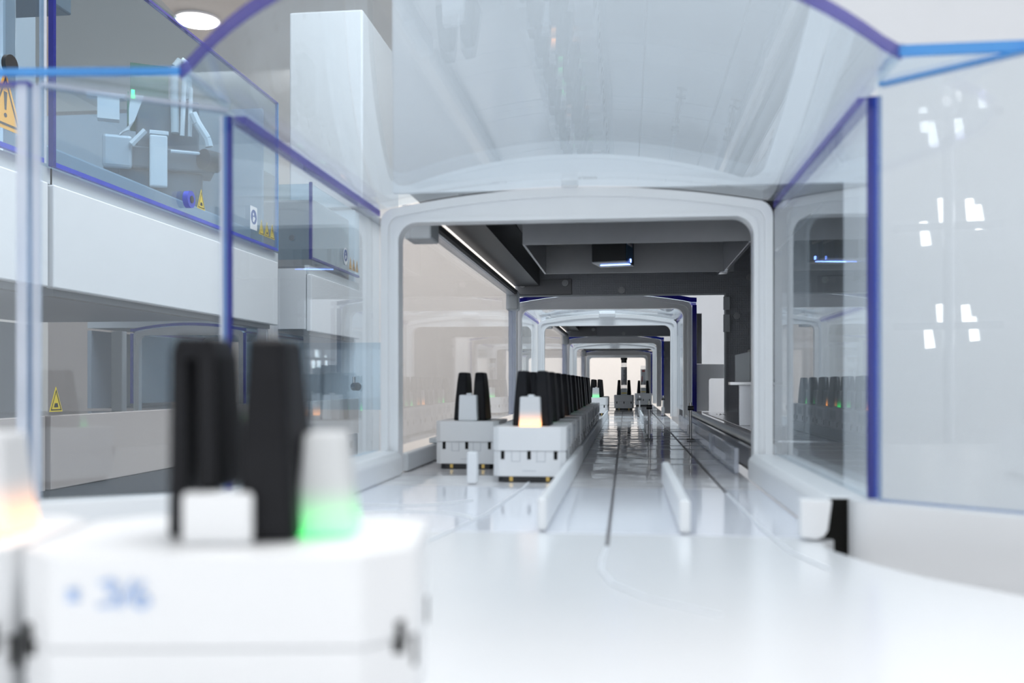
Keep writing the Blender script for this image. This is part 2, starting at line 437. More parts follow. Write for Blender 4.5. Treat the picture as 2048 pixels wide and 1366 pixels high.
def side(x0, x1, y0, y1, z0, z1, parent, edge='blue', top='violet', glass='glass', e=.0022):
    p = MB().box(x0, x1, y0+e, y1, z0, z1).build('side_sheet', glass, parent)
    if isinstance(edge, str): edge = [(1, edge)]
    a = x0
    for k, (w_, m_) in enumerate(edge):
        b_ = a+(x1-x0)*w_
        MB().box(a, b_-(.00005 if k < len(edge)-1 else 0), y0, y0+e-.0001, z0, z1).build('polished_edge', m_, p)
        a = b_
    if top:
        MB().box(x0-.0004, x1+.0004, y0+e+.012, y1, z1+.0001, z1+.0038).build('top_joint', top, p)
    return p

# front hood over the junction
h = empty('track_hood', (0, 0, 0), 0, 'large clear hood in the foreground with arched roof, blue edges and white rear arch', 'track hood')
yf = lambda x: .334+.04*(x-XC)-.072*(1-min(1, abs((x-XC)/.127))**2)
roof(yf, .597, h, 'violet')
side(-.1620, -.1575, .3650, .597, .0160, .1665, h, [(.30, 'clear_edge'), (.34, 'steelblue'), (.36, 'blue')], 'violet')
side(.0900, .0949, .3690, .597, .0160, .1665, h, [(.42, 'blue'), (.36, 'azure'), (.22, 'steelblue')], 'violet')
frame('arch_frame', .600, .612, h)
# clips on top of the white arch
MB().box(-.040, -.030, .594, .5985, .1822, .1868).build('centre_clip', 'white', h, bevel=.0008)
# angled panels and flat corner wings at the right
A, Bq, C = Vector((.0925, .3665)), Vector((.0925, .339)), Vector((.133, .338))
d_ = Vector((.76, -.62)).normalized()
q = A + d_*.13
w = MB().slab((A.x, A.y), (q.x, q.y), .0042, .0160, .1695).build('angled_sheet', 'glassl', h)
MB().slab((A.x+.0005, A.y-.0002), (q.x, q.y), .0041, .16955, .1708).build('top_edge', 'sky', w)
MB().slab((A.x+.0005, A.y-.0002), (q.x, q.y), .0042, .0156, .01595).build('bottom_edge', 'steelblue', w)
wing = MB().prism([(.0925, .3660), (.0925, .3405), (.1250, .3395)], .1709, .1745).build('corner_wing', 'glass', h)
MB().box(.0925, .142, .3375, .3394, .1709, .1745).build('polished_edge', 'sky', wing)
MB().slab((.0952, .3405), (.0952, .3660), .0024, .1746, .1760).build('side_edge', 'clear_edge', wing)
# ... and at the left
A = Vector((-.1605, .3700)); q = Vector((-.2160, .3290)); q2 = Vector((-.52, .3260))
w = MB().slab((q.x, q.y), (A.x, A.y), .0042, .0160, .1695).build('angled_sheet', 'glass', h)
MB().slab((q.x, q.y), (A.x, A.y), .0041, .16955, .1712).build('top_edge', 'clear_edge', w)
MB().slab((q.x-.002, q.y-.0012), (q.x+.0005, q.y+.0006), .0042, .0160, .1700).build('corner_edge', 'clear_edge', w)
w = MB().slab((q2.x, q2.y), (q.x-.004, q.y-.001), .0042, .0160, .1695).build('angled_sheet', 'glass', h)
MB().slab((q.x-.0085, q.y-.0012), (q.x-.0045, q.y-.0012), .0042, .0160, .1700).build('corner_edge', 'clear_edge', w)
MB().slab((q2.x, q2.y), (q.x-.004, q.y-.001), .0041, .16955, .1712).build('top_edge', 'violet', w)
wing = MB().prism([(-.1600, .3700), (-.1600, .3300), (-.2150, .3290)], .1713, .1735).build('corner_wing', 'glass', h)
MB().slab((-.2300, .3205), (-.1605, .3270), .0024, .1713, .1737).build('polished_edge', 'sky', wing)
MB().slab((-.1605, .3300), (-.1605, .3720), .0024, .1736, .1750).build('side_edge', 'clear_edge', wing)

def hood(y0, y1, label, x=0., edge='navy', top='violet', glass='glass'):
    h = empty('track_hood', (x, 0, 0), 0, label, 'track hood', 'clear hoods joining the modules')
    roof(lambda x: y0, y1, h, edge, th=.0060, xa=X0-.006, xb=X1+.006, glass=glass)
    side(X0-.0060, X0, y0, y1, .0160, .1665, h, edge, top, glass)
    side(X1, X1+.0060, y0, y1, .0160, .1665, h, edge, top, glass)
    frame('arch_frame', y0+.0045, y0+.0165, h)
    frame('arch_frame', y1-.016, y1-.004, h)
    MB().box(-.047, -.019, y1-.060, y1-.020, .1745, .1812).build('roof_block', 'panel', h, bevel=.001)
    return h
hood(1.32, 1.72, 'clear hood joining the first and second dark modules, navy front edge', edge='navy')
hood(2.45, 2.85, 'middle distant clear hood with vivid blue arched front edge', edge='vivid')
hood(3.50, 3.86, 'farthest clear hood, smallest blue arch before the bright wall', edge='blue')
left_hood = hood(1.93, 2.29, 'small blue glass hood on the parallel track left, below the white banded analyzer', x=-.895, edge='vivid', glass='bluesheet')
hood(3.00, 3.36, 'small clear hood on the parallel track beyond the left cabinet row', x=-.985, edge='blue', glass='bluesheet')

# ---------------------------------------------------------------- dark pass-through modules
def screw(x, y, z, parent, r=.0045, axis='y'):
    m = MB().tube((x, y, z), (x, y-.003, z), r, 14).tube((x, y-.003, z), (x, y-.0042, z), r*.55, 8)
    return m.build('screw', 'grey', parent, smooth=True)

def module(y0, y1, label):
    m = empty('track_module', (0, y0, 0), 0, label, 'module', 'dark pass-through modules on the track')
    L = y1-y0
    f0 = .0135
    MB().prism([(-.1530, .1845), (-.1530, .62), (.70, .62), (.70, -.88), (.1350, -.88), (.1350, .1845)], f0, f0+.004, 'y').build('front_fascia', 'panel', m, bevel=.0008)
    MB().box(-.1530, .70, f0+.0045, L-.012, .616, .62).build('top_cover', 'panel', m)
    MB().box(-.1545, -.1530, f0+.0045, L-.012, .262, .62).build('left_cover', 'panel', m)
    MB().box(.70, .704, f0+.0045, L-.012, -.88, .62).build('right_cover', 'panel', m)
    MB().box(-.1525, .1765, f0+.0045, L-.012, .2560, .2600).build('inner_ceiling', 'dark', m)
    MB().box(.1770, .1800, f0+.0045, L-.012, -.05, .2600).build('inner_side_wall', 'dark', m)
    rw = MB().prism([(-.1525, .1800), (-.1525, .2555), (.1765, .2555), (.1765, -.05), (.1340, -.05), (.1340, .1800)], L-.011, L-.008, 'y').build('rear_wall', 'perf', m)
    MB().box(-.1520, .1340, L-.0145, L-.0112, .1785, .1805).build('opening_lip', 'lightgrey', rw)
    MB().box(.1315, .1340, L-.016, L-.0112, .001, .1800).build('opening_lip', 'lightgrey', rw)
    sp = MB().box(-.1500, -.0740, L-.0135, L-.0112, .1812, .2030).build('cover_plate', 'dark', rw, bevel=.001)
    for x, z in ((-.142, .196), (-.083, .197)): screw(x, L-.0136, z, sp)
    for x, z in ((-.006, .1865), (.148, .150), (.165, .202)): screw(x, L-.0112, z, rw)
    # hinge straps on the right edge of the opening
    for z0, z1 in ((.158, .176), (.128, .152)):
        MB().box(.1300, .1390, L-.0175, L-.0161, z0, z1).build('hinge', 'lightgrey', rw, bevel=.0006)
    # left side: upper rails and the hinged clear door
    MB().box(-.1520, -.1180, f0+.005, L-.02, .1930, .2555).build('cable_duct', 'black', m)
    MB().box(-.1180, -.0960, f0+.005, L-.02, .2300, .2555).build('inner_rail', 'dark', m, bevel=.001)
    dr = MB().box(-.1575, -.1545, .030, L-.030, .0165, .1770).build('side_door', 'door', m)
    MB().box(-.1580, -.1490, .06, L-.040, .1772, .1860).build('door_rail', 'alu', dr, bevel=.001)
    MB().box(-.1490, -.1450, .06, L-.040, .1790, .1840).build('door_seal', 'black', dr)
    MB().tube((-.1475, .06, .1775), (-.1475, L-.04, .1775), .0008, 8).build('door_hinge_rod', 'steel', dr)
    MB().box(-.1600, -.1400, .075, .105, .1640, .1840).build('hinge_block', 'lightgrey', dr, bevel=.0015)
    MB().box(-.1600, -.1440, L-.055, L-.030, .1580, .1830).build('hinge_block', 'lightgrey', dr, bevel=.0015)
    MB().box(-.1600, -.1500, L-.0295, L-.022, .0180, .1640).build('door_end_post', 'clear_edge', dr, bevel=.001)
    return m
module(.600, 1.320, 'nearest dark module behind the large white arch, with grey bracket and door at left')
module(1.720, 2.450, 'second dark module seen through the navy edged hood')
module(2.850, 3.500, 'third and farthest dark module, a thin dark band near the bright wall')

# bracket channel under the ceiling of the first module
b = empty('ceiling_bracket', (0, .80, .1765), 0, 'brushed grey metal channel hanging under the module ceiling around the scanner', 'bracket')
MB().box(-.0870, .1120, 0, .002, 0, .079).build('front_plate', 'grey', b)
MB().box(-.0870, .1120, .215, .217, 0, .079).build('rear_plate', 'grey', b)
MB().box(-.0870, -.0850, .0022, .2148, 0, .079).build('side_plate', 'grey', b)
MB().box(.1010, .1045, .0022, .2148, -.001, .079).build('side_plate', 'alu', b, bevel=.0005)
MB().box(.0960, .1045, .200, .2149, -.003, -.0011).build('foot_flange', 'alu', b)
tag(MB().add([(.1230, .80, .1700), (.1250, .80, .1690), (.1600, .80, .2050), (.1580, .80, .2060), (.1230, .812, .1700), (.1250, .812, .1690), (.1600, .812, .2050), (.1580, .812, .2060)],
             [(0, 1, 2, 3), (7, 6, 5, 4), (0, 4, 5, 1), (1, 5, 6, 2), (2, 6, 7, 3), (3, 7, 4, 0)]).build('diagonal_strut', 'alu'), 'short diagonal metal strut near the top right corner of the first arch', 'strut')
# barcode scanner
s = empty('barcode_scanner', (-.0125, .92, .174), math.radians(-12), 'black and blue barcode scanner box with glowing blue line underneath, in the bracket', 'scanner')
MB().box(-.0165, .0165, -.018, .020, .0006, .081).build('housing', 'black', s, bevel=.0008)
MB().box(.0167, .0172, -.017, .012, .002, .080).build('side_cover', 'scanblue', s)
lb = MB().box(.0173, .0176, -.0165, .006, .016, .075).build('label_sticker', 'label', s)
mm = MB()
mm.box(.0177, .0178, -.006, .005, .018, .025)
for i in range(5): mm.box(.0177, .0178, -.003+.001*i, .004, .029+.006*i, .0315+.006*i)
mm.build('label_print', 'labelprint', lb)
MB().box(-.0165, .0165, -.018, .020, -.0006, .0005).build('scan_window', 'grey', s)
MB().box(-.0120, .0170, -.002, .0002, -.0013, -.0007).build('scan_line', 'bluelight', s)
MB().box(.0173, .0179, -.0025, .0005, .0008, .004).build('status_light', 'bluelight', s)

# right hand side of the first module
tag(MB().box(.1020, .1740, .66, 1.300, .0190, .0205).build('steel_shelf', 'steel', bevel=.0003), 'polished steel shelf plate at the right inside the first module', 'shelf')
t = empty('roller_bar', (.0905, .625, .0165), 0, 'long black roller bar along the right edge of the track in the first module', 'roller bar')
MB().tube((0, 0, 0), (0, .68, 0), .0052, 20).build('roller', 'grey', t, smooth=True)
MB().box(-.0085, .0070, .0, .68, -.0160, -.0062).build('bar_holder', 'black', t)
MB().box(-.0118, -.0090, .0, .66, -.0120, .0010).build('side_strip', 'steel', t)
wp = MB().prism([(.0945, .0210), (.0945, .0860), (.1335, .0860), (.1335, .0660), (.1150, .0660), (.1130, .0640), (.1130, .0210)], 1.325, 1.332, 'y')
tag(wp.build('cutout_plate', 'white', bevel=.001), 'pale grey plate with square cutout standing right of the navy hood edge', 'plate')
m_ = MB()
for dx, dz in ((0, 0), (.004, .003), (-.004, .003), (.003, -.004), (-.003, -.004), (.001, .005)): m_.box(.1165+dx, .1180+dx, 1.20+dz*4, 1.206+dz*4, .0206, .0208)
tag(m_.build('hole_pattern', 'slit'), 'small cluster of dark holes in the polished steel shelf', 'holes')
t = empty('steel_bracket', (.0985, .88, .0208), 0, 'folded steel sheet bracket standing on the shelf at the right arch leg', 'bracket')
MB().prism([(0, .0395), (0, .0640), (.0130, .0670), (.0130, .0395)], 0, .0015, 'y').build('upright', 'lightgrey', t)
MB().box(-.006, .0395, -.014, .0015, .0370, .0394).build('foot', 'steel', t)
MB().box(.0132, .0150, .0, .02, .0395, .0690).build('side_flange', 'black', t)
MB().box(.004, .05, .004, .0055, 0, .0365).build('lower_panel', 'alu', t)
for x, lab in ((.0860, ''),): pass
tag(MB().box(.1020, .1130, 1.60, 1.66, .0005, .150).build('door_pillar', 'lightgrey'), 'grey pillar standing behind the navy hood edge at the right', 'pillar')
tag(MB().box(.1130, .1150, 1.60, 1.66, .0005, .153).build('pillar_cap', 'white'), 'white strip along the grey pillar right of the second arch', 'strip')

# sensor pins on the track
def pin(x, y, h, label):
    p = empty('sensor_pin', (x, y, .0005), 0, label, 'sensor pin')
    MB().tube((0, 0, 0), (0, 0, h), .0013, 12).build('rod', 'steel', p, smooth=True)
    MB().tube((-.0030, -.001, h-.006), (.0030, -.001, h-.006), .0024, 16).build('clamp_knob', 'black', p, smooth=True)
    MB().box(-.004, .004, -.003, .003, .0, .0012).build('foot', 'black', p)
    MB().box(-.003, .003, .002, .004, .006, .016).build('bracket', 'grey', p)
    return p
pin(.0240, 1.00, .0400, 'thin steel pin with black knob standing in the middle of the glossy track')
pin(.0665, 1.00, .0390, 'thin steel pin with black knob at the right lane border')
pin(.0240, 1.70, .0370, 'distant thin steel pin left of the clear tube carrier')
pin(.0660, 1.72, .0370, 'distant thin steel pin near the right leg of the third arch')

# ---------------------------------------------------------------- carriers
def carrier_proto(name, w=.044, l=.054, led='led_orange', gap=.0040, label=None, led_side='front', arched=False, writing=False, led_dx=.0148):
    """white puck with two black holding fingers and a light block; origin at the foot, front faces -Y"""
    root = empty(name, (0, 0, 0), 0, label, 'carrier')
    c = .0035 if w < .05 else .0075
    def octo(d): 
        a, b_ = w/2-d, l/2-d
        return [(-a+c, -b_), (a-c, -b_), (a, -b_+c), (a, b_-c), (a-c, b_), (-a+c, b_), (-a, b_-c), (-a, -b_+c)]
    up = MB().prism(octo(0), .0187, .0330).build('upper_shell', 'cwhite', root, bevel=.0005, seg=2)
    lo = MB().prism(octo(.0002),   .0036, .0185).build('lower_shell', 'cwhite', root, bevel=.0004)
    MB().prism(octo(.003), .0, .0035).build('shadow_inset', 'black', root)  # black inset standing in for the shadow gap under the carrier
    gm = MB()
    for x in (-.011, .011): gm.box(x-.001, x+.001, -l/2+.0022, -l/2+.004, .0006, .0032)
    gm.build('contacts', 'gold', root)
    # slots: dark pockets along the seam, front, back and corners
    for sy in (-1, 1):
        for x in ((-w/2+.0062, 0, w/2-.0062) if w < .05 else (-w/2+.0025, w/2-.0025)):
            MB().box(x-.0010, x+.0010, sy*(l/2-.0008-(0 if w < .05 else .005))-.0011, sy*(l/2-.0008-(0 if w < .05 else .005))+.0011, .0138 if w < .05 else .0165, .0186 if w < .05 else .0215).build('slot', 'slit', lo)
    for sx in (-1, 1):
        for y in (-l/2+.0085, l/2-.0085):
            MB().box(sx*(w/2-.0008)-.0009, sx*(w/2-.0008)+.0009, y-.0010, y+.0010, .0138, .0186).build('slot', 'slit', lo)
    # engraved tabs on the front
    tm = MB()
    for x in (-.0085, .0065):
        if w < .05:
            for a, b_ in ((0, .0002), (.0050, .0052)): tm.box(x+a-.002, x+b_-.002, -l/2-.0002, -l/2+.0008, .0125, .0184)
            tm.box(x-.002, x+.0032, -l/2-.0002, -l/2+.0008, .0124, .0126)
    tm.box(-.004, .004, -l/2-.0002, -l/2+.0008, .0068, .0070)
    tm.build('tab_outline', 'seam', lo)
    # printed side labels
    if w < .05:
        for sx in (-1, 1):
            st = MB().box(sx*(w/2+.0001)-.0001, sx*(w/2+.0001)+.0001, -.014, .014, .0205, .0310).build('side_label', 'label', up)
            pr = MB()
            for i in range(6): pr.box(sx*(w/2+.00035)-.0001, sx*(w/2+.00035)+.0001, -.012+.004*i, -.0105+.004*i+.001*(i % 2), .0220, .0295)
            pr.build('label_print', 'seam', st)
    # fingers
    for sx in (-1, 1):
        g = gap/2
        def P(y, x, z): return (sx*x, y, z)
        if l > .05: yb, ym, yt = .0150, .0142, .0090
        else: yb, ym, yt = .0120, .0112, .0080
        zt = .0668
        tk = [(.0331, g, g+.0095, yb), (.048, g+.0004, g+.0085, ym), (.060, g+.0007, g+.0076, ym-.0022), (zt-.0008, g+.0010, g+.0071, yt+.0006), (zt, g+.0015, g+.0066, yt)]
        v = []; f = []
        if arched and sx < 0:      # open arch-shaped finger: two legs joined at the top
            am = MB()
            am.frustum([(-g-.0096, -.006, .0331), (-g-.0058, -.006, .0331), (-g-.0058, .006, .0331), (-g-.0096, .006, .0331)],
                       [(-g-.0092, -.006, .0645), (-g-.0062, -.006, .0645), (-g-.0062, .006, .0645), (-g-.0092, .006, .0645)])
            am.frustum([(-g-.0034, -.009, .0410), (-g, -.009, .0410), (-g, .009, .0410), (-g-.0034, .009, .0410)],
                       [(-g-.0045, -.007, .0645), (-g-.001, -.007, .0645), (-g-.001, .007, .0645), (-g-.0045, .007, .0645)])
            am.frustum([(-g-.0092, -.007, .0630), (-g-.001, -.007, .0630), (-g-.001, .007, .0630), (-g-.0092, .007, .0630)],
                       [(-g-.0084, -.006, zt), (-g-.0018, -.006, zt), (-g-.0018, .006, zt), (-g-.0084, .006, zt)])
            am.build('finger', 'fork', root, bevel=.0008)
            continue
        for (z, xi, xo, y) in tk:
            v += [P(-y, xi, z), P(-y+.001, xo, z), P(y-.001, xo, z), P(y, xi, z)]
        for k in range(len(tk)-1):
            for i in range(4): f.append((4*k+i, 4*k+(i+1) % 4, 4*k+4+(i+1) % 4, 4*k+4+i))
        f += [(0, 1, 2, 3), tuple(4*(len(tk)-1)+i for i in range(4))]
        MB().add(v, f).build('finger', 'fork', root, bevel=.0012, seg=2)
    # light block
    if led:
        if led_side == 'front':
            lm = MB().frustum([(-.0066, -l/2+.004, .0331), (.0066, -l/2+.004, .0331), (.0066, -l/2+.013, .0331), (-.0066, -l/2+.013, .0331)],
                              [(-.0060, -l/2+.0045, .0510), (.0060, -l/2+.0045, .0510), (.0060, -l/2+.0125, .0510), (-.0060, -l/2+.0125, .0510)])
            lb = lm.build('light_block', led, root, bevel=.0008)
            MB().box(-.0012, .0022, -l/2+.006, -l/2+.010, .0511, .0522).build('light_nub', 'led_off', lb, bevel=.0003)
        else:
            lm = MB().frustum([(led_dx-.0050, -.0055, .0331), (led_dx+.0050, -.0055, .0331), (led_dx+.0050, .0055, .0331), (led_dx-.0050, .0055, .0331)],
                              [(led_dx-.0036, -.0045, .0505), (led_dx+.0030, -.0045, .0505), (led_dx+.0030, .0045, .0505), (led_dx-.0036, .0045, .0505)])
            lm.build('light_block', led, root, bevel=.0008)
            MB().box(-.0062, .0050, -.0145, -.0128, .0331, .0415).build('white_tab', 'cwhite', root, bevel=.0008)
    if writing:
        st = MB()
        y = -l/2-.0003
        def stroke(pts, r=.00035): st.path([(a, y, b_) for a, b_ in pts], r, 6)
        stroke([(-.0206, .0262), (-.0190, .0278)]); stroke([(-.0206, .0278), (-.0190, .0262)]); stroke([(-.0198, .0280), (-.0198, .0260)])
        stroke([(-.0158, .0288), (-.0140, .0292), (-.0132, .0284), (-.0146, .0276), (-.0130, .0268), (-.0136, .0256), (-.0160, .0254)])
        stroke([(-.0128, .0252), (-.0108, .0292)])
        stroke([(-.0092, .0290), (-.0106, .0272), (-.0108, .0258), (-.0096, .0250), (-.0084, .0258), (-.0090, .0270), (-.0104, .0266)])
        st.build('handwriting', 'ink', root)
    return root

def set_mat(root, part, m):
    for ch in root.children:
        if ch.name.split('.')[0] == part:
            ch.data = ch.data.copy(); ch.data.materials[0] = M[m]

# foreground carriers, seen from their long side
fc = carrier_proto('track_carrier', .062, .044, 'led_green', .0034, 'largest blurred carrier in the foreground, faded blue handwriting, green light at right', 'right', True, True)
fc.location = (-.0662, .1590, .0001); fc.rotation_euler.z = math.radians(8)
fl = carrier_proto('track_carrier', .055, .044, 'led_orange', .0034, 'blurred carrier cut by the left edge of the picture, orange light', 'right', led_dx=.0178)
fl.location = (-.1262, .1510, .0001); fl.rotation_euler.z = math.radians(8)

# the queue
ordinal = ['', 'second', 'third', 'fourth', 'fifth', 'sixth', 'seventh', 'eighth', 'ninth', 'tenth', 'eleventh', 'last']
q0 = carrier_proto('track_carrier', label='front carrier of the queue with orange glowing light block', led='led_orange')
q0.location = (-.0572, .5885, .0001); q0['group'] = 'carriers queued in the left lane'
leds = ['led_orange', 'led_green', 'led_off', 'led_orange', 'led_green', 'led_green', 'led_orange', 'led_off', 'led_green', 'led_orange', 'led_off', 'led_green']
for i in range(1, 12):
    c = copy_tree(q0)
    c.location = (-.0572+random.uniform(-.0008, .0008), .5885+.0632*i, .0001)
    c['label'] = ordinal[i]+' carrier from the front of the black fork queue' if i < 11 else 'last carrier at the far end of the black fork queue'
    set_mat(c, 'light_block', leds[i])
# single carrier on the left
c = copy_tree(q0); del c['group']
c.location = (-.1088, .6720, .0001)
c['label'] = 'lone carrier with unlit white block left of the queue'
set_mat(c, 'light_block', 'led_off')
# group behind the first module
for i, lab in enumerate(['green lit carrier in the far short row beyond the queue', 'second carrier of the far short row, behind the green light', 'rearmost carrier of the far short row']):
    c = copy_tree(q0); c.location = (-.0560, 1.800+.064*i, .0001); c['label'] = lab; c['group'] = 'carriers in the far short row'
    set_mat(c, 'light_block', 'led_green' if i == 0 else 'led_off')
# tube carriers
def sample_tube(loc, label, cap, body, prints):
    t = empty('sample_tube', loc, 0, label, 'sample tube')
    n = 24
    g = MB()
    rings = [(.0030, .0), (.0055, .0015), (.0064, .005), (.0064, .072)]
    v = []; f = []
    for r, z in rings: v += [(r*math.cos(2*math.pi*i/n), r*math.sin(2*math.pi*i/n), z) for i in range(n)]
    for k in range(len(rings)-1): f += [(k*n+i, k*n+(i+1) % n, (k+1)*n+(i+1) % n, (k+1)*n+i) for i in range(n)]
    f += [tuple(range(n-1, -1, -1)), tuple(range((len(rings)-1)*n, len(rings)*n))]
    g.add(v, f).build('glass_body', body, t, smooth=True)
    lb = MB().tube((0, 0, .022), (0, 0, .0625), .0067, 24).build('paper_label', 'label', t, smooth=True)
    prints(lb)
    if cap:
        MB().tube((0, 0, .0722), (0, 0, .0790), .0062, 20).tube((0, 0, .0790), (0, 0, .0835), .0076, 20).build('cap', cap, t, smooth=True)
    return t
def bars(lb):
    m = MB()
    for i in range(10): m.box(-.0012, .0018, -.0072, -.00675, .026+.0032*i, .0275+.0032*i+.0006*(i % 3))
    m.box(.0030, .0042, -.0064, -.0058, .030, .058)
    m.build('barcode', 'labelprint', lb)
def redp(lb):
    m = MB()
    m.box(-.003, .0045, -.0074, -.0063, .056, .0605); m.box(-.004, -.002, -.0076, -.0062, .030, .045)
    m.build('red_print', 'redprint', lb)
ca = carrier_proto('track_carrier', gap=.0136, label='carrier holding the black capped sample tube in the centre lane', led=None)
ca.location = (-.0045, 2.165, .0001)
MB().box(-.0068, .0068, -.0280, -.0200, .0331, .0480).build('reader_block', 'lightgrey', ca, bevel=.0006)
MB().box(-.0060, .0060, -.0284, -.0281, .0365, .0385).build('yellow_line', 'yellow', ca)
sample_tube((-.0045, 2.165, .0336), 'upright sample tube with black cap and white barcode label', 'black', 'tubeglass', bars)
cb = copy_tree(ca); cb.location = (.0448, 2.520, .0001); cb['label'] = 'carrier holding the open clear tube, in the right lane farther back'
sample_tube((.0448, 2.520, .0336), 'upright uncapped clear tube with reddish printed label', None, 'tubeglass', redp)

# ---------------------------------------------------------------- machines along the left
FX = -.72
def sign(parent, y, z, w, h, color='yellow', x=FX+.0006, name='warning_sticker', mark='bolt'):
    s = MB().prism([(y-w/2, z), (y+w/2, z), (y, z+h)], x, x+.0005, 'x').build(name, color, parent)
    m = MB()
    def tri(k0, k1):
        a = [(y-w/2*k0, z+h*.33*(1-k0)), (y+w/2*k0, z+h*.33*(1-k0)), (y, z+h*.33+h*.67*k0)]
        b = [(y-w/2*k1, z+h*.33*(1-k1)), (y+w/2*k1, z+h*.33*(1-k1)), (y, z+h*.33+h*.67*k1)]
        for i in range(3):
            j = (i+1) % 3
            m.prism([a[i], a[j], b[j], b[i]], x+.0006, x+.0008, 'x')
    tri(.82, .70)
    if mark == 'bang':
        m.prism([(y-w*.05, z+h*.62), (y+w*.05, z+h*.62), (y+w*.025, z+h*.32), (y-w*.025, z+h*.32)], x+.0006, x+.0008, 'x')
        m.prism([(y+w*.045*math.cos(t*.785), z+h*.23+w*.045*math.sin(t*.785)) for t in range(8)], x+.0006, x+.0008, 'x')
    elif mark == 'hand':
        m.prism([(y-w*.16, z+h*.18), (y+w*.16, z+h*.18), (y+w*.10, z+h*.34), (y-w*.10, z+h*.34)], x+.0006, x+.0008, 'x')
    else:
        m.prism([(y-w*.04, z+h*.16), (y+w*.06, z+h*.32), (y, z+h*.32), (y+w*.05, z+h*.52), (y-w*.07, z+h*.30), (y, z+h*.30)], x+.0006, x+.0008, 'x')
    m.build('pictogram', 'signblack', s)
    return s
def manual_sign(parent, y, z, w, h, x, square=True):
    if square: s = MB().box(x, x+.0005, y-w/2, y+w/2, z, z+h).build('notice_sticker', 'signwhite', parent)
    else: s = MB().prism([(y+w*.55*math.cos(2*math.pi*i/24), z+h/2+h*.5*math.sin(2*math.pi*i/24)) for i in range(24)], x, x+.0005, 'x').build('notice_sticker', 'signwhite', parent)
    MB().prism([(y+w*.42*math.cos(2*math.pi*i/24), z+h*.55+w*.42*math.sin(2*math.pi*i/24)) for i in range(24)], x+.0006, x+.0008, 'x').build('blue_disc', 'signblue', s)
    m = MB().prism([(y-w*.20, z+h*.36), (y-w*.02, z+h*.32), (y+w*.20, z+h*.50), (y+w*.05, z+h*.56), (y-w*.14, z+h*.55)], x+.0009, x+.0011, 'x')
    m.prism([(y+w*.09*math.cos(t*.785)-w*.08, z+h*.66+w*.09*math.sin(t*.785)) for t in range(8)], x+.0009, x+.0011, 'x')
    m.build('reader_figure', 'signwhite', s)

def cabinet(y0, y1, label, top=.66, ztop=.66, lower=True, depth=.55):
    c = empty('analyzer_cabinet', (0, 0, 0), 0, label, 'analyzer')
    MB().box(FX-.012, FX, y0, y1, .1800, .3115).build('front_band', 'panel', c, bevel=.002)
    MB().box(FX-.018, FX-.008, y0+.004, y1+.02, .3125, .3330).build('band_top_rail', 'lightgrey', c)
    MB().box(FX-depth, FX-.014, y0, y1, .1905, .3090).build('deck', 'innergrey', c)
    MB().box(FX-depth, FX-.016, y0, y1, -.88, -.40).build('foot', 'plinth', c)
    MB().box(FX-.020, FX-.004, y0, y1, -.0760, .0180).build('lower_front', 'beige', c, bevel=.001)
    MB().box(FX-.020, FX-.006, y0, y1, -.3990, -.0770).build('dark_kick_panel', 'plinth', c, bevel=.001)
    MB().box(FX-depth, FX-.021, y0, y1, -.0100, .0000).build('track_deck', 'beige', c)
    MB().box(FX-depth, FX-depth+.01, y0, y1, .0002, .1848).build('rear_panel', 'slate', c)
    MB().box(FX-.030, FX-.014, y0+.02, y1-.01, .1720, .1845).build('underside_rail', 'dark', c)
    return c
c1 = cabinet(1.127, 1.908, 'long analyzer with white band and open grey mechanics under clear cover at left')
# clear upper cover with sloping top
cv = MB().box(FX-.004, FX, 1.1300, 1.9050, .3400, .6400).build('front_cover', 'glassb', c1)
MB().box(FX-.005, FX+.0006, 1.1300, 1.9050, .3340, .3398).build('bottom_edge', 'vivid', cv)
MB().box(FX-.005, FX+.0006, 1.9052, 1.9085, .3340, .6440).build('rear_edge', 'sky', cv)
MB().box(FX-.006, FX+.0008, 1.1240, 1.1298, .3340, .7200).build('front_edge', 'blue', cv)
MB().box(FX-.006, FX+.0008, 1.3000, 1.9050, .6402, .6440).build('top_edge', 'violet', cv)
MB().add([(FX-.004, 1.13, .6445), (FX-.004, 1.50, .6445), (FX-.25, 1.50, .90), (FX-.25, 1.13, .90), (FX-.001, 1.13, .6485), (FX-.001, 1.50, .6485), (FX-.247, 1.50, .904), (FX-.247, 1.13, .904)],
         [(0, 1, 2, 3), (4, 7, 6, 5), (0, 4, 5, 1), (1, 5, 6, 2), (2, 6, 7, 3), (3, 7, 4, 0)]).build('lid', 'glassb', c1)
MB().box(FX-.55, FX-.54, 1.13, 1.9050, .3100, .90).build('back_wall', 'innergrey', c1)
MB().box(FX-.535, FX-.03, 1.8950, 1.9050, .3100, .63).build('end_wall', 'innergrey', c1)
MB().box(FX-.11, FX-.05, 1.14, 1.89, .3100, .3800).build('inner_sill', 'innergrey', c1, bevel=.004)
kn = MB().tube((FX+.0007, 1.4900, .3620), (FX+.010, 1.4900, .3620), .014, 24).build('cover_knob', 'vivid', c1, smooth=True)
MB().tube((FX+.0101, 1.4900, .3620), (FX+.0115, 1.4900, .3620), .006, 16).build('knob_centre', 'black', kn, smooth=True)
sign(c1, 1.545, .3560, .030, .034, 'yellow', mark='hand')
manual_sign(c1, 1.775, .3580, .034, .045, FX+.0006)
for k in range(3): sign(c1, 1.815+.029*k, .3545, .026, .030, 'yellow', mark=('bolt', 'hand', 'bang')[k])
sign(c1, 1.105+.03, .0230, .028, .032, 'yellow', x=FX-.003, mark='hand')
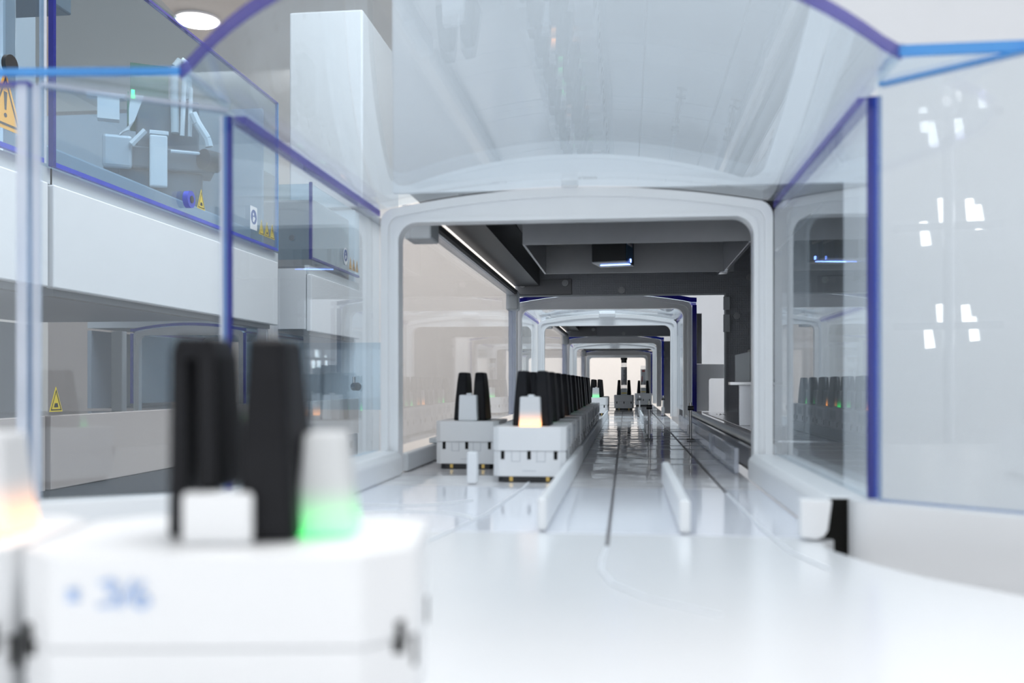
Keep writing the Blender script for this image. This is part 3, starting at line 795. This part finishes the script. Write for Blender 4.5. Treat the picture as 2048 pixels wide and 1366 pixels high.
# gripper mechanics inside the cover
g = empty('gripper_unit', (-.905, 1.735, .3105), math.radians(30), 'grey and white gripper mechanism with cables inside the left analyzer cover', 'gripper')
MB().box(-.060, .090, -.02, .06, 0, .155).build('pedestal', 'innerdark', g, bevel=.003)
MB().box(-.088, .112, -.03, .05, .156, .198).build('carriage', 'innerdark', g, bevel=.004)
MB().box(-.008, .024, -.045, -.0305, .120, .218).build('front_post', 'signwhite', g, bevel=.003)
MB().box(-.008, .026, -.045, .02, .2185, .226).build('post_cap', 'signwhite', g, bevel=.001)
MB().box(-.090, -.038, -.045, -.031, .150, .212).build('left_bracket', 'innergrey', g, bevel=.006)
MB().prism([(-.116, .288), (-.050, .288), (-.050, .282), (-.060, .280), (-.060, .240), (-.098, .240), (-.098, .280), (-.116, .280)], -.04, -.015, 'y').build('sensor_bracket', 'signwhite', g)
MB().prism([(-.060, .214), (-.044, .222), (-.044, .262), (-.040, .288), (-.018, .288), (-.034, .240), (-.060, .210)], -.045, -.040, 'y').build('gusset', 'signwhite', g)
MB().path([(.040, -.01, .233), (.038, -.01, .33), (.040, -.01, .360), (.050, -.01, .374), (.062, -.01, .366), (.064, -.01, .30)], .008, 10).build('cable_loop', 'lightgrey', g, smooth=True)
MB().path([(.052, -.02, .226), (.056, -.02, .34)], .0045, 8).path([(.066, -.02, .226), (.068, -.02, .32)], .004, 8).build('tube_line', 'signwhite', g, smooth=True)
MB().path([(.070, -.035, .268), (.078, -.035, .250), (.096, -.035, .222), (.100, -.035, .206)], .008, 8).build('white_arm', 'signwhite', g, smooth=True)
MB().tube((.088, -.05, .178), (.116, -.03, .178), .020, 18).build('motor', 'black', g, smooth=True)
MB().box(-.030, .085, .0, .03, .1985, .300).build('slide', 'innerdark', g, bevel=.003)
MB().path([(-.040, -.05, .194), (-.016, -.05, .222)], .006, 6).build('angled_rod', 'signwhite', g)
MB().box(-.040, -.034, -.047, -.0455, .281, .297).build('green_light', 'green', g)
MB().box(-.040, .030, .032, .036, .24, .372).build('circuit_board', mat('green_board', (.05, .15, .10), .5), g)
MB().box(-.046, -.043, -.02, .02, .24, .30).build('circuit_board', mat('green_board_small', (.05, .20, .12), .5), g)
MB().path([(.030, -.04, .19), (.085, -.04, .19), (.092, -.04, .17)], .003, 6).build('wire', 'signwhite', g)
tag(MB().box(FX-.35, FX-.12, 1.20, 1.36, .62, .66).tube((FX-.3, 1.28, .60), (FX-.2, 1.28, .56), .02, 12).build('gantry_head', 'dark', bevel=.003), 'dark gantry head at the top inside the left analyzer cover', 'gantry')
tag(MB().box(FX-.05, FX-.042, 1.16, 1.168, .66, .668).build('indicator_lamp', 'green'), 'tiny green indicator light at the upper left', 'indicator')

sign(left_hood, 1.975, .030, .028, .036, 'yellow', x=X1+.0064, mark='bolt')
c0 = cabinet(.55, 1.115, 'nearer white banded analyzer cut by the left edge of the picture')
cv = MB().box(FX-.004, FX, .55, 1.1050, .3400, .6600).build('front_cover', 'glassb', c0)
MB().box(FX-.005, FX+.0006, .55, 1.1050, .3340, .3398).build('bottom_edge', 'vivid', cv)
MB().box(FX-.006, FX+.0008, 1.1052, 1.1100, .3340, .7200).build('rear_edge', 'clear_edge', cv)
MB().box(FX-.55, FX-.54, .55, 1.115, .3100, .90).build('back_wall', 'innerdark', c0)
MB().box(FX-.10, FX-.04, 1.085, 1.112, .3100, .80).build('corner_post', 'alu', c0, bevel=.004)
sign(c0, 1.030, .3560, .062, .070, 'orange', mark='bang')
MB().tube((FX+.0007, 1.035, .432), (FX+.006, 1.035, .432), .012, 20).build('cover_screw', 'black', c0, smooth=True)

c2 = cabinet(2.120, 2.522, 'farther analyzer unit with white box front and small blue cover beside the tall cabinet')
cv = MB().box(FX-.004, FX, 2.1260, 2.5150, .3520, .5200).build('front_cover', 'glassb', c2)
MB().box(FX-.005, FX+.0006, 2.1260, 2.5150, .3460, .3518).build('bottom_edge', 'blue', cv)
MB().box(FX-.006, FX+.0008, 2.1200, 2.1258, .3460, .5240).build('front_edge', 'navy', cv)
MB().box(FX-.09, FX-.007, 2.1205, 2.1250, .3460, .5200).build('end_cover', 'glassb', c2)
MB().box(FX-.45, FX-.02, 2.20, 2.49, .3340, .50).build('inner_body', 'beige', c2, bevel=.006)
MB().tube((FX-.045, 2.1200, .395), (FX-.045, 2.1140, .395), .007, 16).build('cover_screw', 'steel', c2, smooth=True)
manual_sign(c2, 2.385, .3650, .036, .045, FX+.0006, False)
for k in range(3): sign(c2, 2.430+.030*k, .3585, .026, .032, 'orange', mark=('bolt', 'hand', 'bang')[k])
MB().box(FX-.09, FX-.013, 2.117, 2.1199, .185, .325).build('white_end_panel', 'panel', c2)

tc_ = empty('tall_cabinet', (0, 0, 0), 0, 'tall plain white cabinet rising behind the left analyzers', 'cabinet')
MB().box(-.925, -.716, 2.535, 2.95, .54, 1.0850).build('body', 'panelgrey', tc_, bevel=.006, seg=3)
MB().box(-.925, -.74, 2.545, 2.95, -.88, .539).build('lower_body', 'panel', tc_, bevel=.004)
tag(MB().box(-.790, -.765, 1.965, 2.03, -.88, .34).build('post_profile', 'alu', bevel=.003), 'vertical pale metal post between the two left analyzers', 'post')
tag(MB().box(-2.2, -1.75, 3.4, 4.6, -.88, 1.1).build('storage_cabinet', 'beige', bevel=.006), 'beige storage cabinet far behind the left analyzers', 'cabinet')
tag(MB().box(-1.085, -1.06, 1.90, 1.92, .0002, .1700).build('hood_post', 'lightgrey', bevel=.002), 'pale upright post beside the small blue hood at left', 'post')

# latch on the far left hood and yellow stickers on glass
lt = empty('door_latch', (-.602, 2.0605, .052), 0, 'small round metal latch on the glass left of the first arch', 'latch')
MB().tube((0, 0, 0), (.012, -.012, 0), .009, 18).build('latch_body', 'steel', lt, smooth=True)
MB().tube((.0, .0, .0), (0, 0, .022), .003, 10).build('latch_lever', 'steel', lt, smooth=True)
tag(MB().box(-.86, -.50, 2.062, 2.068, .0006, .150).build('glass_screen', 'glassb'), 'upright glass screen carrying the round latch', 'screen')

# added unseen lamp stand: its bulbs make the bright blobs in the right glass
ls = empty('added_lamp_stand', (-1.595, -.605, -.9), math.radians(-66), 'added unseen lamp stand with three tiers of small white bulbs, mirrored in the right angled glass', 'lamp')
MB().tube((0, .06, 0), (0, .06, 1.80), .012, 16).build('pole', 'alu', ls, smooth=True)
MB().tube((0, .06, 0), (0, .06, .02), .16, 32).build('foot', 'grey', ls, smooth=True)
for k, (zc, sp) in enumerate(((1.545, ((-.062, 0), (-.040, -.035), (0, .012), (.026, -.022), (.085, .025))), (1.303, ((-.060, -.01), (0, -.02), (-.014, .04), (.075, .02), (.055, .035))), (1.085, ((-.050, -.02), (.0, -.015), (-.018, .025), (.062, -.005), (.045, .022))))):
    bar = MB().box(-.11, .11, .03, .047, zc-.008, zc+.008).build('lamp_bar', 'alu', ls)
    for (x, z) in sp:
        x *= .8
        MB().tube((x, .03, zc+z+.024), (x+.006, .03, zc+z-.028), .008, 12, .010).build('bulb', 'bulb', bar, smooth=True)
